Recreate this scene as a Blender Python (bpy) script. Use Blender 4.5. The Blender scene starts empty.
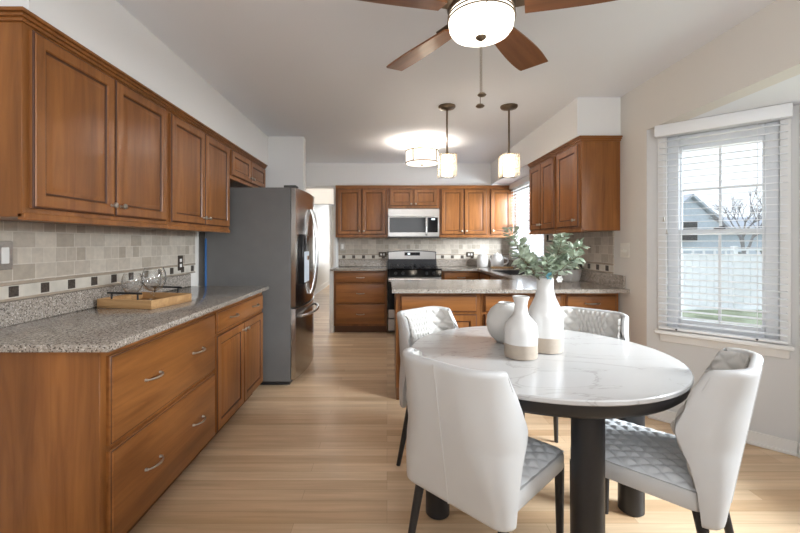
import bpy, bmesh, math, random
from mathutils import Vector, Matrix
random.seed(7)
S = bpy.context.scene
COL = S.collection
PI = math.pi
R = math.radians

# ------------------------------------------------------------------ camera, world, lights, exposure
cam = bpy.data.cameras.new('camera'); co = bpy.data.objects.new('camera', cam); COL.objects.link(co)
co.location = (0, 0, 1.28); co.rotation_euler = (PI/2, 0, 0)
cam.sensor_width = 36; cam.lens = 18.0; cam.shift_x = 0.01625; cam.shift_y = -0.0294
cam.clip_start = 0.05; cam.clip_end = 300
S.camera = co
S.view_settings.view_transform = 'Standard'; S.view_settings.look = 'None'
S.view_settings.gamma = 1; S.view_settings.exposure = 0.93
S.view_settings.use_curve_mapping = False

w = bpy.data.worlds.new('world'); S.world = w; w.use_nodes = True
bg = w.node_tree.nodes['Background']; bg.inputs[0].default_value = (0.86, 0.93, 1.0, 1); bg.inputs[1].default_value = 0.85

def area(name, loc, target, sx, sy, power, color=(1, 1, 1)):
    l = bpy.data.lights.new(name, 'AREA'); l.shape = 'RECTANGLE'; l.size = sx; l.size_y = sy; l.energy = power; l.color = color
    o = bpy.data.objects.new(name, l); COL.objects.link(o); o.location = loc
    d = Vector(target) - Vector(loc); o.rotation_euler = d.to_track_quat('-Z', 'Y').to_euler(); return o
area('bay_daylight', (4.7, 0.35, 2.5), (0, 2.0, 0.9), 2.2, 1.8, 640, (0.92, 0.97, 1.0))
area('rear_fill', (0.3, -4.2, 1.5), (0.2, 3.0, 1.3), 3.0, 1.9, 7, (0.98, 0.99, 1.0))  # unseen fill lamp added behind the camera; the rear wall has no window
area('ceiling_fill', (0.3, -1.2, 1.7), (0.3, 0.2, 3.4), 1.8, 1.8, 34, (0.95, 0.975, 1.0))  # unseen upward lamp added to lift the ceiling and the room
area('sink_window_daylight', (3.0, 4.55, 1.9), (1.2, 6.2, 1.2), 1.1, 1.2, 210, (0.93, 0.97, 1.0))
area('hall_daylight', (-1.2, 12.6, 1.5), (-1.5, 8.0, 1.0), 0.6, 1.8, 13, (0.95, 0.98, 1.0))

# ------------------------------------------------------------------ mesh helpers
class MB:
    def __init__(s): s.bm = bmesh.new(); s.mi = 0
    def _face(s, vs):
        try:
            f = s.bm.faces.new(vs); f.material_index = s.mi; return f
        except ValueError: return None
    def box(s, x0, x1, y0, y1, z0, z1, bevel=0.0, seg=1):
        v = [s.bm.verts.new(p) for p in ((x0,y0,z0),(x1,y0,z0),(x1,y1,z0),(x0,y1,z0),(x0,y0,z1),(x1,y0,z1),(x1,y1,z1),(x0,y1,z1))]
        fs = [s._face([v[i] for i in q]) for q in ((0,3,2,1),(4,5,6,7),(0,1,5,4),(1,2,6,5),(2,3,7,6),(3,0,4,7))]
        if bevel:
            es = list({e for f in fs for e in f.edges})
            bmesh.ops.bevel(s.bm, geom=es, offset=bevel, segments=seg, affect='EDGES', profile=0.5, material=s.mi)
        return s
    def rings(s, rs, cap0=True, cap1=True, closed=True):
        vr = [[s.bm.verts.new(p) for p in r] for r in rs]
        n = len(vr[0])
        for a, b in zip(vr, vr[1:]):
            for i in range(n if closed else n-1):
                j = (i+1) % n; s._face([a[i], a[j], b[j], b[i]])
        if cap0: s._face(list(reversed(vr[0])))
        if cap1: s._face(vr[-1])
        return vr
    def lathe(s, prof, n=32, c=(0,0,0), cap0=True, cap1=True):
        s.rings([[(c[0]+r*math.cos(2*PI*i/n), c[1]+r*math.sin(2*PI*i/n), c[2]+z) for i in range(n)] for r, z in prof], cap0, cap1); return s
    def tube(s, pts, rad, n=8, cap=True):
        pts = [Vector(p) for p in pts]; k = len(pts)
        rad = [rad]*k if isinstance(rad, (int, float)) else rad
        rs = []; up = None
        for i, p in enumerate(pts):
            t = (pts[min(i+1,k-1)] - pts[max(i-1,0)]).normalized()
            if up is None: up = t.orthogonal().normalized()
            up = (up - t*up.dot(t)); up = up.normalized() if up.length > 1e-6 else t.orthogonal().normalized()
            b = t.cross(up)
            rs.append([tuple(p + (up*math.cos(2*PI*j/n) + b*math.sin(2*PI*j/n))*rad[i]) for j in range(n)])
        s.rings(rs, cap, cap); return s
    def cyl(s, p0, p1, r0, r1=None, n=20): return s.tube([p0, p1], [r0, r0 if r1 is None else r1], n)
    def prism(s, poly, z0, z1, bevel=0.0):
        a = [s.bm.verts.new((x,y,z0)) for x,y in poly]; b = [s.bm.verts.new((x,y,z1)) for x,y in poly]
        n = len(poly); fs = [s._face(list(reversed(a))), s._face(b)]
        for i in range(n):
            j = (i+1) % n; fs.append(s._face([a[i],a[j],b[j],b[i]]))
        if bevel:
            es = list({e for f in fs[:2] if f for e in f.edges})
            bmesh.ops.bevel(s.bm, geom=es, offset=bevel, segments=2, affect='EDGES', material=s.mi)
        return s
    def grid(s, fn, nu, nv):
        g = [[s.bm.verts.new(fn(i/nu, j/nv)) for i in range(nu+1)] for j in range(nv+1)]
        for j in range(nv):
            for i in range(nu): s._face([g[j][i], g[j][i+1], g[j+1][i+1], g[j+1][i]])
        return s
    def build(s, name, mats, parent=None, loc=None, rotz=0, angle=38, recalc=True):
        if recalc: bmesh.ops.recalc_face_normals(s.bm, faces=s.bm.faces[:])
        me = bpy.data.meshes.new(name); s.bm.to_mesh(me); s.bm.free()
        for m in (mats if isinstance(mats, (list, tuple)) else [mats]): me.materials.append(m)
        for p in me.polygons: p.use_smooth = True
        me.set_sharp_from_angle(angle=R(angle))
        o = bpy.data.objects.new(name, me); COL.objects.link(o)
        if parent: o.parent = parent
        if loc: o.location = loc
        if rotz: o.rotation_euler.z = rotz
        return o
def tag(o, label, cat=None, group=None):
    o['label'] = label
    if cat: o['category'] = cat
    if group: o['group'] = group
    return o
def thing(name, label, cat, loc=(0,0,0), rotz=0, group=None):
    o = bpy.data.objects.new(name, None); COL.objects.link(o); o.location = loc; o.rotation_euler = (0,0,rotz)
    o.empty_display_size = 0.05
    return tag(o, label, cat, group)
def structure(name, mb, mats, **k):
    o = mb.build(name, mats, **k); o['kind'] = 'structure'; return o
def dup(src, label, loc=None, rotz=None):
    def cp(o, par):
        c = o.copy(); COL.objects.link(c)
        if par: c.parent = par
        for ch in list(o.children): cp(ch, c)
        return c
    r = cp(src, None); r['label'] = label
    if loc: r.location = loc
    if rotz is not None: r.rotation_euler.z = rotz
    return r

# ------------------------------------------------------------------ materials
class N:
    def __init__(s, name):
        s.m = bpy.data.materials.new(name); s.m.use_nodes = True; s.t = s.m.node_tree; s.b = s.t.nodes['Principled BSDF']
    def n(s, typ, **k):
        x = s.t.nodes.new(typ)
        for a, v in k.items(): setattr(x, a, v)
        return x
    def l(s, a, b): s.t.links.new(a, b)
    def coord(s, scale=(1,1,1), kind='Object'):
        tc = s.n('ShaderNodeTexCoord'); mp = s.n('ShaderNodeMapping'); mp.inputs['Scale'].default_value = scale
        s.l(tc.outputs[kind], mp.inputs[0]); return mp.outputs[0]
    def noise(s, vec, scale, detail=4, rough=.5, dist=0):
        x = s.n('ShaderNodeTexNoise'); x.inputs['Scale'].default_value = scale; x.inputs['Detail'].default_value = detail
        x.inputs['Roughness'].default_value = rough; x.inputs['Distortion'].default_value = dist; s.l(vec, x.inputs['Vector']); return x.outputs['Fac']
    def ramp(s, fac, stops, interp='LINEAR'):
        r = s.n('ShaderNodeValToRGB'); e = r.color_ramp; e.interpolation = interp
        while len(e.elements) < len(stops): e.elements.new(.5)
        for el, (p, c) in zip(e.elements, stops): el.position = p; el.color = (*c, 1)
        s.l(fac, r.inputs[0]); return r.outputs[0]
    def mix(s, a, b, fac, mode='MIX'):
        x = s.n('ShaderNodeMix', data_type='RGBA', blend_type=mode)
        for sock, v in ((x.inputs[0], fac), (x.inputs[6], a), (x.inputs[7], b)):
            if isinstance(v, (int, float)): sock.default_value = v
            elif isinstance(v, tuple): sock.default_value = (*v, 1)
            else: s.l(v, sock)
        return x.outputs[2]
    def bump(s, h, strength=.2, dist=.002):
        x = s.n('ShaderNodeBump'); x.inputs['Strength'].default_value = strength; x.inputs['Distance'].default_value = dist
        s.l(h, x.inputs['Height']); s.l(x.outputs[0], s.b.inputs['Normal'])
    def col(s, c):
        if isinstance(c, tuple): s.b.inputs['Base Color'].default_value = (*c, 1)
        else: s.l(c, s.b.inputs['Base Color'])
    def set(s, **k):
        for a, v in k.items(): s.b.inputs[a.replace('_', ' ')].default_value = v
        return s
def plain(name, c, rough=.5, metal=0, var=.06, scale=8, **k):
    m = N(name); v = m.coord(); f = m.noise(v, scale, 3)
    m.col(m.ramp(f, [(.3, tuple(x*(1-var) for x in c)), (.7, tuple(min(1, x*(1+var)) for x in c))]))
    m.set(Roughness=rough, Metallic=metal, **k); return m.m
def wood(name, dark, light, axis, rough=.32, band=True):
    m = N(name); sc = [14, 14, 14]; sc[axis] = 1.1
    v = m.coord(tuple(sc)); f = m.noise(v, 1.6, 6, .6, .8)
    c = m.ramp(f, [(.25, dark), (.75, light)])
    if band:                                             # glued-up boards of slightly different tone
        sc2 = [7.5, 7.5, 7.5]; sc2[axis] = .5
        f2 = m.noise(m.coord(tuple(sc2)), 1.0, 1, .4)
        c = m.mix(c, m.ramp(f2, [(.38, (.74, .72, .70)), (.62, (1.12, 1.1, 1.06))]), .75, 'MULTIPLY')
    oi = m.n('ShaderNodeObjectInfo'); mr = m.n('ShaderNodeMapRange'); mr.inputs[3].default_value = .92; mr.inputs[4].default_value = 1.08
    m.l(oi.outputs['Random'], mr.inputs[0]); hs = m.n('ShaderNodeHueSaturation'); m.l(mr.outputs[0], hs.inputs['Value']); m.l(c, hs.inputs['Color'])
    m.col(hs.outputs[0]); m.set(Roughness=rough); m.b.inputs['Specular IOR Level'].default_value = .4
    m.bump(f, .06, .001); return m.m
WD, WL = (.19, .069, .018), (.35, .140, .039)
WOODV = wood('cabinet_maple_upright', WD, WL, 2)
WOODH = wood('cabinet_maple_level', WD, WL, 0)
GLAZE = plain('dark_glaze', (.075, .024, .008), .5)
KICK = plain('toe_kick_brown', (.13, .05, .016), .5)
WALNUT = wood('fan_blade_walnut', (.13, .05, .022), (.27, .115, .05), 0, .3, False)
TRAYW = wood('acacia_tray', (.36, .19, .075), (.58, .36, .17), 0, .45, False)

def granite():
    m = N('speckled_granite'); v = m.coord()
    big = m.noise(v, 95, 6, .8); c = m.ramp(big, [(.30, (.12, .098, .08)), (.42, (.30, .255, .215)), (.56, (.43, .385, .335)), (.70, (.58, .55, .51))])
    vo = m.n('ShaderNodeTexVoronoi'); vo.inputs['Scale'].default_value = 210; m.l(v, vo.inputs['Vector'])
    sx = m.n('ShaderNodeSeparateColor'); m.l(vo.outputs['Color'], sx.inputs[0])
    c = m.mix(c, m.ramp(sx.outputs[0], [(.0, (.16, .14, .13)), (.16, (1, 1, 1)), (.85, (1, 1, 1)), (.93, (1.7, 1.75, 1.8))], 'CONSTANT'), .75, 'MULTIPLY')
    m.col(c); m.set(Roughness=.12); return m.m
GRANITE = granite()
def floorwood():
    m = N('maple_floor'); v = m.coord()
    b = m.n('ShaderNodeTexBrick'); b.offset = .37; b.offset_frequency = 3; b.squash = 1
    for k, x in (('Scale', 1), ('Mortar Size', .0009), ('Mortar Smooth', .2), ('Bias', 0), ('Brick Width', 1.15), ('Row Height', .083)): b.inputs[k].default_value = x
    b.inputs['Color1'].default_value = (.62, .43, .262, 1); b.inputs['Color2'].default_value = (.80, .63, .44, 1); b.inputs['Mortar'].default_value = (.46, .31, .19, 1)
    m.l(v, b.inputs['Vector'])
    g = m.noise(m.coord((1.3, 26, 1)), 1.5, 5, .6, .6)
    g2 = m.noise(m.coord((.7, 9, 1)), 1.2, 3, .5, .3)
    c = m.mix(b.outputs['Color'], m.ramp(g, [(.25, (.80, .76, .70)), (.7, (1.06, 1.05, 1.04))]), .85, 'MULTIPLY')
    c = m.mix(c, m.ramp(g2, [(.3, (.86, .82, .77)), (.65, (1.06, 1.05, 1.05))]), .8, 'MULTIPLY')
    m.col(c); m.set(Roughness=.33); m.b.inputs['Specular IOR Level'].default_value = .35; return m.m
FLOOR = floorwood()
def paint(name, c, rough=.85):
    m = N(name); f = m.noise(m.coord(), 90, 3); m.col(m.ramp(m.noise(m.coord(), 1.3, 2), [(.3, tuple(x*.985 for x in c)), (.7, c)]))
    m.set(Roughness=rough); m.b.inputs['Specular IOR Level'].default_value = .2; m.bump(f, .05, .001); return m.m
WALL = paint('wall_paint', (.75, .715, .665)); CEIL = paint('ceiling_paint', (.81, .825, .86)); SOFF = paint('soffit_paint', (.82, .82, .815))
TRIM = plain('white_trim', (.80, .79, .77), .4, var=.015)
BAYW = paint('bay_wall_paint', (.67, .67, .67))
def tile():
    m = N('tumbled_marble_tile'); tc = m.n('ShaderNodeTexCoord'); sp = m.n('ShaderNodeSeparateXYZ'); m.l(tc.outputs['Object'], sp.inputs[0])
    cb = m.n('ShaderNodeCombineXYZ'); m.l(sp.outputs[0], cb.inputs[0]); m.l(sp.outputs[2], cb.inputs[1])
    def br(wd, rh, off, sq, fr):
        b = m.n('ShaderNodeTexBrick'); b.offset = off; b.offset_frequency = 2; b.squash = sq; b.squash_frequency = fr
        for k, x in (('Scale', 1), ('Mortar Size', .0022), ('Mortar Smooth', .3), ('Bias', 0), ('Brick Width', wd), ('Row Height', rh)): b.inputs[k].default_value = x
        b.inputs['Color1'].default_value = (.39, .335, .27, 1); b.inputs['Color2'].default_value = (.58, .52, .44, 1); b.inputs['Mortar'].default_value = (.63, .58, .505, 1)
        m.l(cb.outputs[0], b.inputs['Vector']); return b
    b1 = br(.118, .074, .45, .58, 2)
    f = m.noise(cb.outputs[0], 26, 5, .6)
    c = m.mix(b1.outputs['Color'], m.ramp(f, [(.3, (.86, .86, .86)), (.7, (1.1, 1.09, 1.07))]), .8, 'MULTIPLY')
    m.col(c); m.set(Roughness=.55); m.bump(b1.outputs['Fac'], -.25, .002); return m.m
TILE = tile()
BANDT = plain('cream_marble_band', (.60, .555, .48), .5, var=.12, scale=14)
RAIL = plain('taupe_pencil_rail', (.36, .295, .225), .5, var=.15, scale=20)
ACC = plain('dark_bronze_accent', (.085, .068, .055), .45, .3, var=.5, scale=140)
STEEL = plain('stainless_steel', (.42, .41, .40), .32, 1, var=.03)
FSTEEL = plain('fridge_stainless', (.50, .485, .47), .2, 1, var=.03)
FSIDE = plain('fridge_grey_side', (.135, .13, .125), .5, 0, var=.04)
CHROME = plain('bright_handle', (.72, .71, .70), .22, 1, var=.02)
PEWTER = plain('pewter', (.48, .45, .41), .32, 1, var=.08, scale=60)
BLACK = plain('matte_black', (.016, .016, .018), .42, var=.1)
GLOSSK = plain('black_glass', (.008, .008, .009), .08, var=.1, Specular_IOR_Level=.25)
BRONZE = plain('bronze_fixture', (.17, .125, .085), .38, .8, var=.12, scale=30)
DARKG = plain('dark_grey_plastic', (.05, .05, .052), .5)
LEATH = plain('white_leather', (.57, .567, .56), .45, var=.015)
QUILT = plain('cream_quilted_leather', (.60, .575, .54), .48, var=.02)
VELV = plain('pale_grey_velvet', (.74, .75, .76), .8, var=.03, Sheen_Weight=.4)
GLZW = plain('white_glazed_ceramic', (.68, .668, .65), .16, var=.02)
MATW = plain('matte_white_ceramic', (.66, .645, .62), .6, var=.03)
TAUPE = plain('bare_taupe_clay', (.40, .335, .27), .75, var=.05, scale=40)
WPLAS = plain('white_plastic', (.80, .79, .76), .4, var=.01)
IVORY = plain('ivory_switch', (.86, .82, .74), .4, var=.01)
BLINDM = plain('white_blind', (.83, .84, .86), .45, var=.01)
VINYL = plain('white_vinyl', (.80, .82, .85), .4, var=.01)
BLUE = plain('blue_film', (.03, .14, .38), .4)
def marble():
    m = N('white_marble_top'); v = m.coord()
    wv = m.n('ShaderNodeTexNoise'); wv.inputs['Scale'].default_value = 1.6; wv.inputs['Detail'].default_value = 7; wv.inputs['Roughness'].default_value = .55; wv.inputs['Distortion'].default_value = 1.3
    mp = m.coord((1, 2.3, 1)); m.l(mp, wv.inputs['Vector'])
    c = m.ramp(wv.outputs['Fac'], [(.0, (.56, .55, .54)), (.492, (.56, .55, .54)), (.503, (.43, .415, .40)), (.516, (.55, .54, .53)), (1, (.57, .56, .55))])
    m.col(c); m.set(Roughness=.2); return m.m
MARBLE = marble()
def emis(name, c, st, base=(.8, .8, .8)):
    m = N(name); m.col(base); m.b.inputs['Emission Color'].default_value = (*c, 1); m.b.inputs['Emission Strength'].default_value = st; return m.m
BOWL = emis('lit_opal_bowl', (1, .90, .76), 1.9)
DRUM = emis('lit_fabric_drum', (1, .88, .74), .9)
TUBE = emis('lit_pendant_tube', (1, .88, .74), 9.0)
DISP = emis('lit_display', (.75, .9, 1), 1.2, (.02, .02, .02))
def glassy(name, tint=(1, 1, 1), refl=.12, edge=1.0):
    m = N(name); t = m.t; out = [n for n in t.nodes if n.type == 'OUTPUT_MATERIAL'][0]
    tr = m.n('ShaderNodeBsdfTransparent'); tr.inputs[0].default_value = (*tint, 1); gl = m.n('ShaderNodeBsdfGlossy'); gl.inputs['Roughness'].default_value = .02
    fr = m.n('ShaderNodeLayerWeight'); fr.inputs[0].default_value = refl; mx = m.n('ShaderNodeMixShader')
    m.l(m.ramp(fr.outputs[1], [(.45, tint), (1, tuple(x*edge for x in tint))]), tr.inputs[0])
    m.l(m.ramp(fr.outputs[1], [(0, (.045, .045, .045)), (1, (.85, .75, .75))]), mx.inputs[0]); m.l(tr.outputs[0], mx.inputs[1]); m.l(gl.outputs[0], mx.inputs[2]); m.l(mx.outputs[0], out.inputs[0]); return m.m
PANE = glassy('window_glass', (.97, .985, 1)); WGLASS = glassy('wine_glass', (.975, .98, .98), refl=.4, edge=.35)
def seedy():
    m = N('seedy_glass'); t = m.t; out = [n for n in t.nodes if n.type == 'OUTPUT_MATERIAL'][0]
    tr = m.n('ShaderNodeBsdfTransparent'); tr.inputs[0].default_value = (.95, .93, .89, 1); gl = m.n('ShaderNodeBsdfTranslucent'); gl.inputs[0].default_value = (.82, .74, .63, 1)
    vo = m.n('ShaderNodeTexVoronoi'); vo.inputs['Scale'].default_value = 90; m.l(m.coord(), vo.inputs['Vector'])
    f = m.ramp(vo.outputs['Distance'], [(.1, (.45, .45, .45)), (.5, (.10, .10, .10))]); mx = m.n('ShaderNodeMixShader')
    m.l(f, mx.inputs[0]); m.l(tr.outputs[0], mx.inputs[1]); m.l(gl.outputs[0], mx.inputs[2]); m.l(mx.outputs[0], out.inputs[0]); return m.m
SEEDY = seedy()
def leafm(name, a, b):
    m = N(name); f = m.noise(m.coord(), 35, 2); m.col(m.ramp(f, [(.3, a), (.7, b)])); m.set(Roughness=.6); return m.m
LEAF = leafm('sage_leaf', (.26, .335, .225), (.56, .62, .51)); LEAF2 = leafm('dark_leaf', (.025, .06, .025), (.08, .15, .07))
STEM = plain('brown_stem', (.14, .11, .06), .7)
GRASS = plain('lawn_green', (.30, .335, .22), .9, var=.35, scale=3)
SIDING = plain('grey_siding', (.56, .62, .70), .8); ROOF = plain('grey_shingle', (.50, .54, .61), .85, var=.15, scale=5); BARK = plain('grey_bark', (.30, .29, .30), .9)

# ------------------------------------------------------------------ setting
XL, XR, ZC = -1.69, 1.915, 2.474          # left wall, right wall, ceiling height
YB = 6.295                               # kitchen back wall
BAYZ = 2.112
AX, AY = XR, 2.95                        # where the right wall turns 45 degrees into the bay
BX, BY = 2.475, 2.405                    # far corner of the angled bay wall
structure('floor', MB().box(-4.2, 2.9, -4.6, 13.2, -.06, 0), FLOOR)
structure('ceiling', MB().box(-4.2, 2.05, -4.6, 13.2, ZC, ZC+.08), CEIL)
structure('wall_left', MB().box(XL-.12, XL, -4.6, 4.49, 0, ZC), WALL)
structure('wall_alcove', MB().box(XL-.12, -.937, 4.49, 4.60, 0, ZC), SOFF)
structure('wall_hall', MB().box(-1.93, -1.81, 4.60, 13.2, 0, ZC), TRIM)
mb = MB()
for i in range(52): mb.box(-1.81, -1.802, 7.6+i*.105, 7.6+i*.105+.097, .12, 2.10)
structure('trim_1', mb, TRIM)                                       # white upright boards on the hall wall
structure('baseboard_hall', MB().box(-1.81, -1.785, 4.62, 13.1, 0, .12).box(-1.81, -1.77, 4.62, 13.1, 0, .02), TRIM)
structure('trim_2', MB().box(-1.80, -.83, 7.9, 8.0, 2.05, ZC), WALL)   # header further down the hall
structure('wall_far', MB().box(-4.2, 2.0, 13.1, 13.2, 0, ZC), WALL)
structure('wall_back', MB().box(-.80, XR+.12, YB, YB+.12, 0, ZC), WALL)
structure('trim_3', MB().box(-.835, -.80, YB-.03, YB+.15, 0, 2.135).box(-.82, -.76, 5.70, YB-.03, 0, .914).box(-.80, -.765, 6.0, YB, .914, 2.13), TRIM)
structure('wall_hall_right', MB().box(-.84, -.72, YB+.12, 13.1, 0, ZC), WALL)
# right wall with the sink window opening (Y 4.9-6.0, z 1.06-2.08) and the bay opening
mb = MB()
mb.box(XR, XR+.12, AY, 4.86, 0, ZC); mb.box(XR, XR+.12, 4.86, 6.02, 0, 1.06); mb.box(XR, XR+.12, 4.86, 6.02, 2.09, ZC); mb.box(XR, XR+.12, 6.02, YB, 0, ZC)
mb.box(XR, XR+.12, .2, AY, BAYZ, ZC); mb.box(XR, XR+.12, -4.6, .2, 0, ZC)
structure('wall_right', mb, WALL)
structure('wall_front', MB().box(-1.8, 2.05, -4.7, -4.6, 0, ZC), WALL)
# angled bay wall: local x runs along it from the room corner, local y points out of the house
ang = math.atan2(BY-AY, BX-AX); AL = math.hypot(BX-AX, BY-AY)
WX0, WX1, WZ0, WZ1 = .125, .70, .665, 2.035
mb = MB().box(0, WX0, 0, .12, 0, BAYZ).box(WX1, AL, 0, .12, 0, BAYZ).box(WX0, WX1, 0, .12, 0, WZ0).box(WX0, WX1, 0, .12, WZ1, BAYZ)
structure('wall_bay_angled', mb, BAYW, loc=(AX, AY, 0), rotz=ang)
mb = MB().box(BX, BX+.12, 2.25, BY, 0, BAYZ).box(BX, BX+.12, .9, 2.25, 0, .66).box(BX, BX+.12, .9, 2.25, 2.05, BAYZ).box(BX, BX+.12, .75, .9, 0, BAYZ)
structure('wall_bay_center', mb, BAYW)
structure('wall_bay_near', MB().prism([(XR, .2), (BX, .75), (BX+.12, .75), (XR+.12, .1)], 0, BAYZ), BAYW)
structure('ceiling_bay', MB().prism([(XR+.12, AY+.02), (BX+.1, BY+.1), (BX+.12, .7), (XR+.12, .1)], BAYZ, BAYZ+.06), CEIL)
mb = MB().box(.012, AL-.004, -.014, 0, 0, .085, .003).box(.012, AL-.004, -.024, 0, 0, .02, .004)
structure('baseboard_bay', mb, TRIM, loc=(AX, AY, 0), rotz=ang)
structure('baseboard_bay_center', MB().box(BX-.014, BX, .76, BY-.01, 0, .085, .003).box(BX-.024, BX, .76, BY-.01, 0, .02, .004), TRIM)
structure('baseboard_right', MB().box(XR-.014, XR, AY+.01, 3.24, 0, .085, .003), TRIM)
# soffits above the wall cabinets
SZ = 2.155
structure('trim_4', MB().box(XL, -1.335, 1.49, 4.488, 2.145, ZC), SOFF)
structure('trim_5', MB().box(-2.6, 1.56, 6.0, YB, 2.135, ZC).box(1.56, XR-.001, 5.93, YB, 2.135, SZ-.0005), SOFF)
structure('trim_6', MB().box(1.56, XR, 3.28, YB, SZ, ZC), SOFF)

# crown mouldings on the cabinet runs
def crown(name, x0, x1, y0, y1, z0, z1, sides):
    mb = MB(); n = 3
    for i in range(n):
        o = .010 + .011*i; a = z0+(z1-z0)*i/n; b = z0+(z1-z0)*(i+1)/n
        mb.box(x0-(o if 'l' in sides else 0), x1+(o if 'r' in sides else 0), y0-(o if 'n' in sides else 0), y1, a, b, .002)
    return structure(name, mb, WOODH)
crown('trim_7', XL, -1.36, 1.49, 4.45, 2.105, 2.144, 'rn')
crown('trim_8', -.765, XR-.002, 5.96, YB, 2.10, 2.134, 'n')
crown('trim_9', 1.597, XR, 3.28, 4.46, 2.115, SZ-.001, 'ln')

# ------------------------------------------------------------------ windows and blinds
def sash_window(name, parent_loc, rotz, x0, x1, z0, z1, zm):
    root = bpy.data.objects.new(name, None); COL.objects.link(root); root.location = parent_loc; root.rotation_euler.z = rotz
    root['kind'] = 'structure'
    f = .065
    MB().box(x0, x0+f, .02, .10, z0, z1, .004).box(x1-f, x1, .02, .10, z0, z1, .004).box(x0+f, x1-f, .02, .10, z1-f, z1, .004).box(x0+f, x1-f, .02, .10, z0, z0+.045, .004).build('window_frame', VINYL, root)
    def sash(nm, a, b, y):
        mb = MB(); t = .03; l, r = x0+f, x1-f
        mb.box(l, l+t*.5, y, y+.03, a, b, .003).box(r-t*.5, r, y, y+.03, a, b, .003).box(l+t*.5, r-t*.5, y, y+.03, a, a+t, .003).box(l+t*.5, r-t*.5, y, y+.03, b-t, b, .003)
        c = (l+r)/2; mb.box(c-.008, c+.008, y+.008, y+.022, a+t, b-t)
        m2 = (a+b)/2
        if nm == 'upper_sash': mb.box(l+t*.5, r-t*.5, y+.008, y+.022, m2-.008, m2+.008)
        s = mb.build(nm, VINYL, root)
        MB().box(l+.01, r-.01, y+.013, y+.017, a+.01, b-.01).build('pane', PANE, s)
    sash('upper_sash', zm-.015, z1-f, .065); sash('lower_sash', z0+.045, zm+.02, .03)
    c = (x0+x1)/2
    MB().box(c-.03, c+.03, .012, .03, zm+.02, zm+.032, .003).cyl((c, .018, zm+.03), (c+.025, .005, zm+.034), .006).build('sash_lock', DARKG, root)
    return root
win = sash_window('window_1', (AX, AY, 0), ang, WX0, WX1, WZ0, WZ1, 1.355)
mb = MB().box(.07, WX0, -.016, .0, WZ0, 2.10, .003).box(WX1, .75, -.016, 0, WZ0, 2.10, .003).box(WX0, WX1, -.016, 0, WZ1, 2.10, .003)
mb.build('casing', TRIM, win)
MB().box(.06, .765, -.075, .03, WZ0-.03, WZ0, .006).build('stool', TRIM, win)
MB().box(.085, .745, -.018, 0, WZ0-.09, WZ0-.03, .004).build('apron', TRIM, win)

def blind(name, label, loc, rotz, x0, x1, ztop, zval, zbot, yc, cords, step=.044, pulls=True):
    t = thing(name, label, 'window blind', loc, rotz)
    MB().box(x0-.02, x1+.02, yc-.05, yc+.02, zval, ztop-.002, .006, 2).build('valance', BLINDM, t)
    mb = MB(); z = zbot+.05
    while z < zval-.005:
        a = R(4)
        dy, dz = .024*math.cos(a), .024*math.sin(a)
        vs = [(yc-dy, z-dz), (yc, z+.002), (yc+dy, z+dz), (yc+dy, z+dz-.0025), (yc, z-.0005), (yc-dy, z-dz-.0025)]
        mb.rings([[(x, y, q) for y, q in vs] for x in (x0, x1)]); z += step
    mb.build('slats', BLINDM, t)
    MB().box(x0, x1, yc-.025, yc+.025, zbot, zbot+.018, .004).build('bottom_rail', BLINDM, t)
    for cx in cords:
        MB().cyl((cx, yc-.027, zbot+.01), (cx, yc-.027, zval+.01), .0012, n=6).cyl((cx, yc+.027, zbot+.01), (cx, yc+.027, zval+.01), .0012, n=6).build('ladder_cord', BLINDM, t)
        MB().cyl((cx, yc-.03, zbot+.009), (cx, yc-.024, zbot+.009), .006, n=10).build('rail_button', DARKG, t)
    if pulls:
        for k, (dx, zz) in enumerate(((.035, 1.46), (.052, 1.37))):
            p = MB().cyl((x0+dx, yc-.036, zz), (x0+dx, yc-.036, zval+.01), .0012, n=6).build('pull_cord', BLINDM, t)
            MB().lathe([(.002, .035), (.004, .028), (.008, .004), (.006, 0)], 10, (x0+dx, yc-.036, zz-.03)).build('tassel', PEWTER, p)
    return t
blind('window_blind', 'white two-inch slatted blind with valance over the bay window', (AX, AY, 0), ang, .085, .735, BAYZ, 2.03, .672, -.048, (.19, .60))

# sink window in the right wall (frame seen past the cabinets)
sw = sash_window('window_2', (XR, 6.02, 0), -PI/2, 0, 1.16, 1.06, 2.09, 1.55)
MB().box(-.05, 1.20, -.03, .02, 1.03, 1.06, .004).build('stool', TRIM, sw)
MB().box(-.05, 0, -.014, 0, 1.06, 2.14, .003).box(1.16, 1.20, -.014, 0, 1.06, 2.14, .003).build('casing', TRIM, sw)
blind('window_blind', 'white slatted blind with deep valance over the sink window', (XR, 6.02, 0), -PI/2, .02, 1.14, SZ, 2.075, 1.075, -.05, (.2, .95), .044, False)
sw3 = sash_window('window_3', (BX, 2.25, 0), -PI/2, 0, 1.35, .66, 2.05, 1.355)

# ------------------------------------------------------------------ outside the window
structure('ground', MB().box(2.75, 60, -12, 60, -.62, -.55), GRASS)
t = thing('garden_fence', 'white board fence with slotted top standing on the lawn outside', 'fence', (9.5, 11.0, -.55))
mb = MB()
for i in range(46): mb.box(-4.5+i*.2, -4.5+i*.2+.19, 0, .03, .05, 1.5, .004)
mb.build('boards', VINYL, t)
MB().box(-4.5, 4.7, -.03, .06, 1.62, 1.67).box(-4.5, 4.7, -.03, .06, 1.48, 1.53).box(-4.5, 4.7, -.03, .06, .0, .06).build('rails', VINYL, t)
for i in range(5): MB().box(-4.5+i*2.25, -4.5+i*2.25+.12, -.05, .08, 0, 1.75, .01).build('post', VINYL, t)
for i in range(30): MB().box(-4.4+i*.3, -4.4+i*.3+.05, 0, .03, 1.53, 1.62).build('top_picket', VINYL, t)
t = thing('house', 'grey gabled house across the garden behind the fence', 'house', (20.0, 26.0, -.55))
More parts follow.
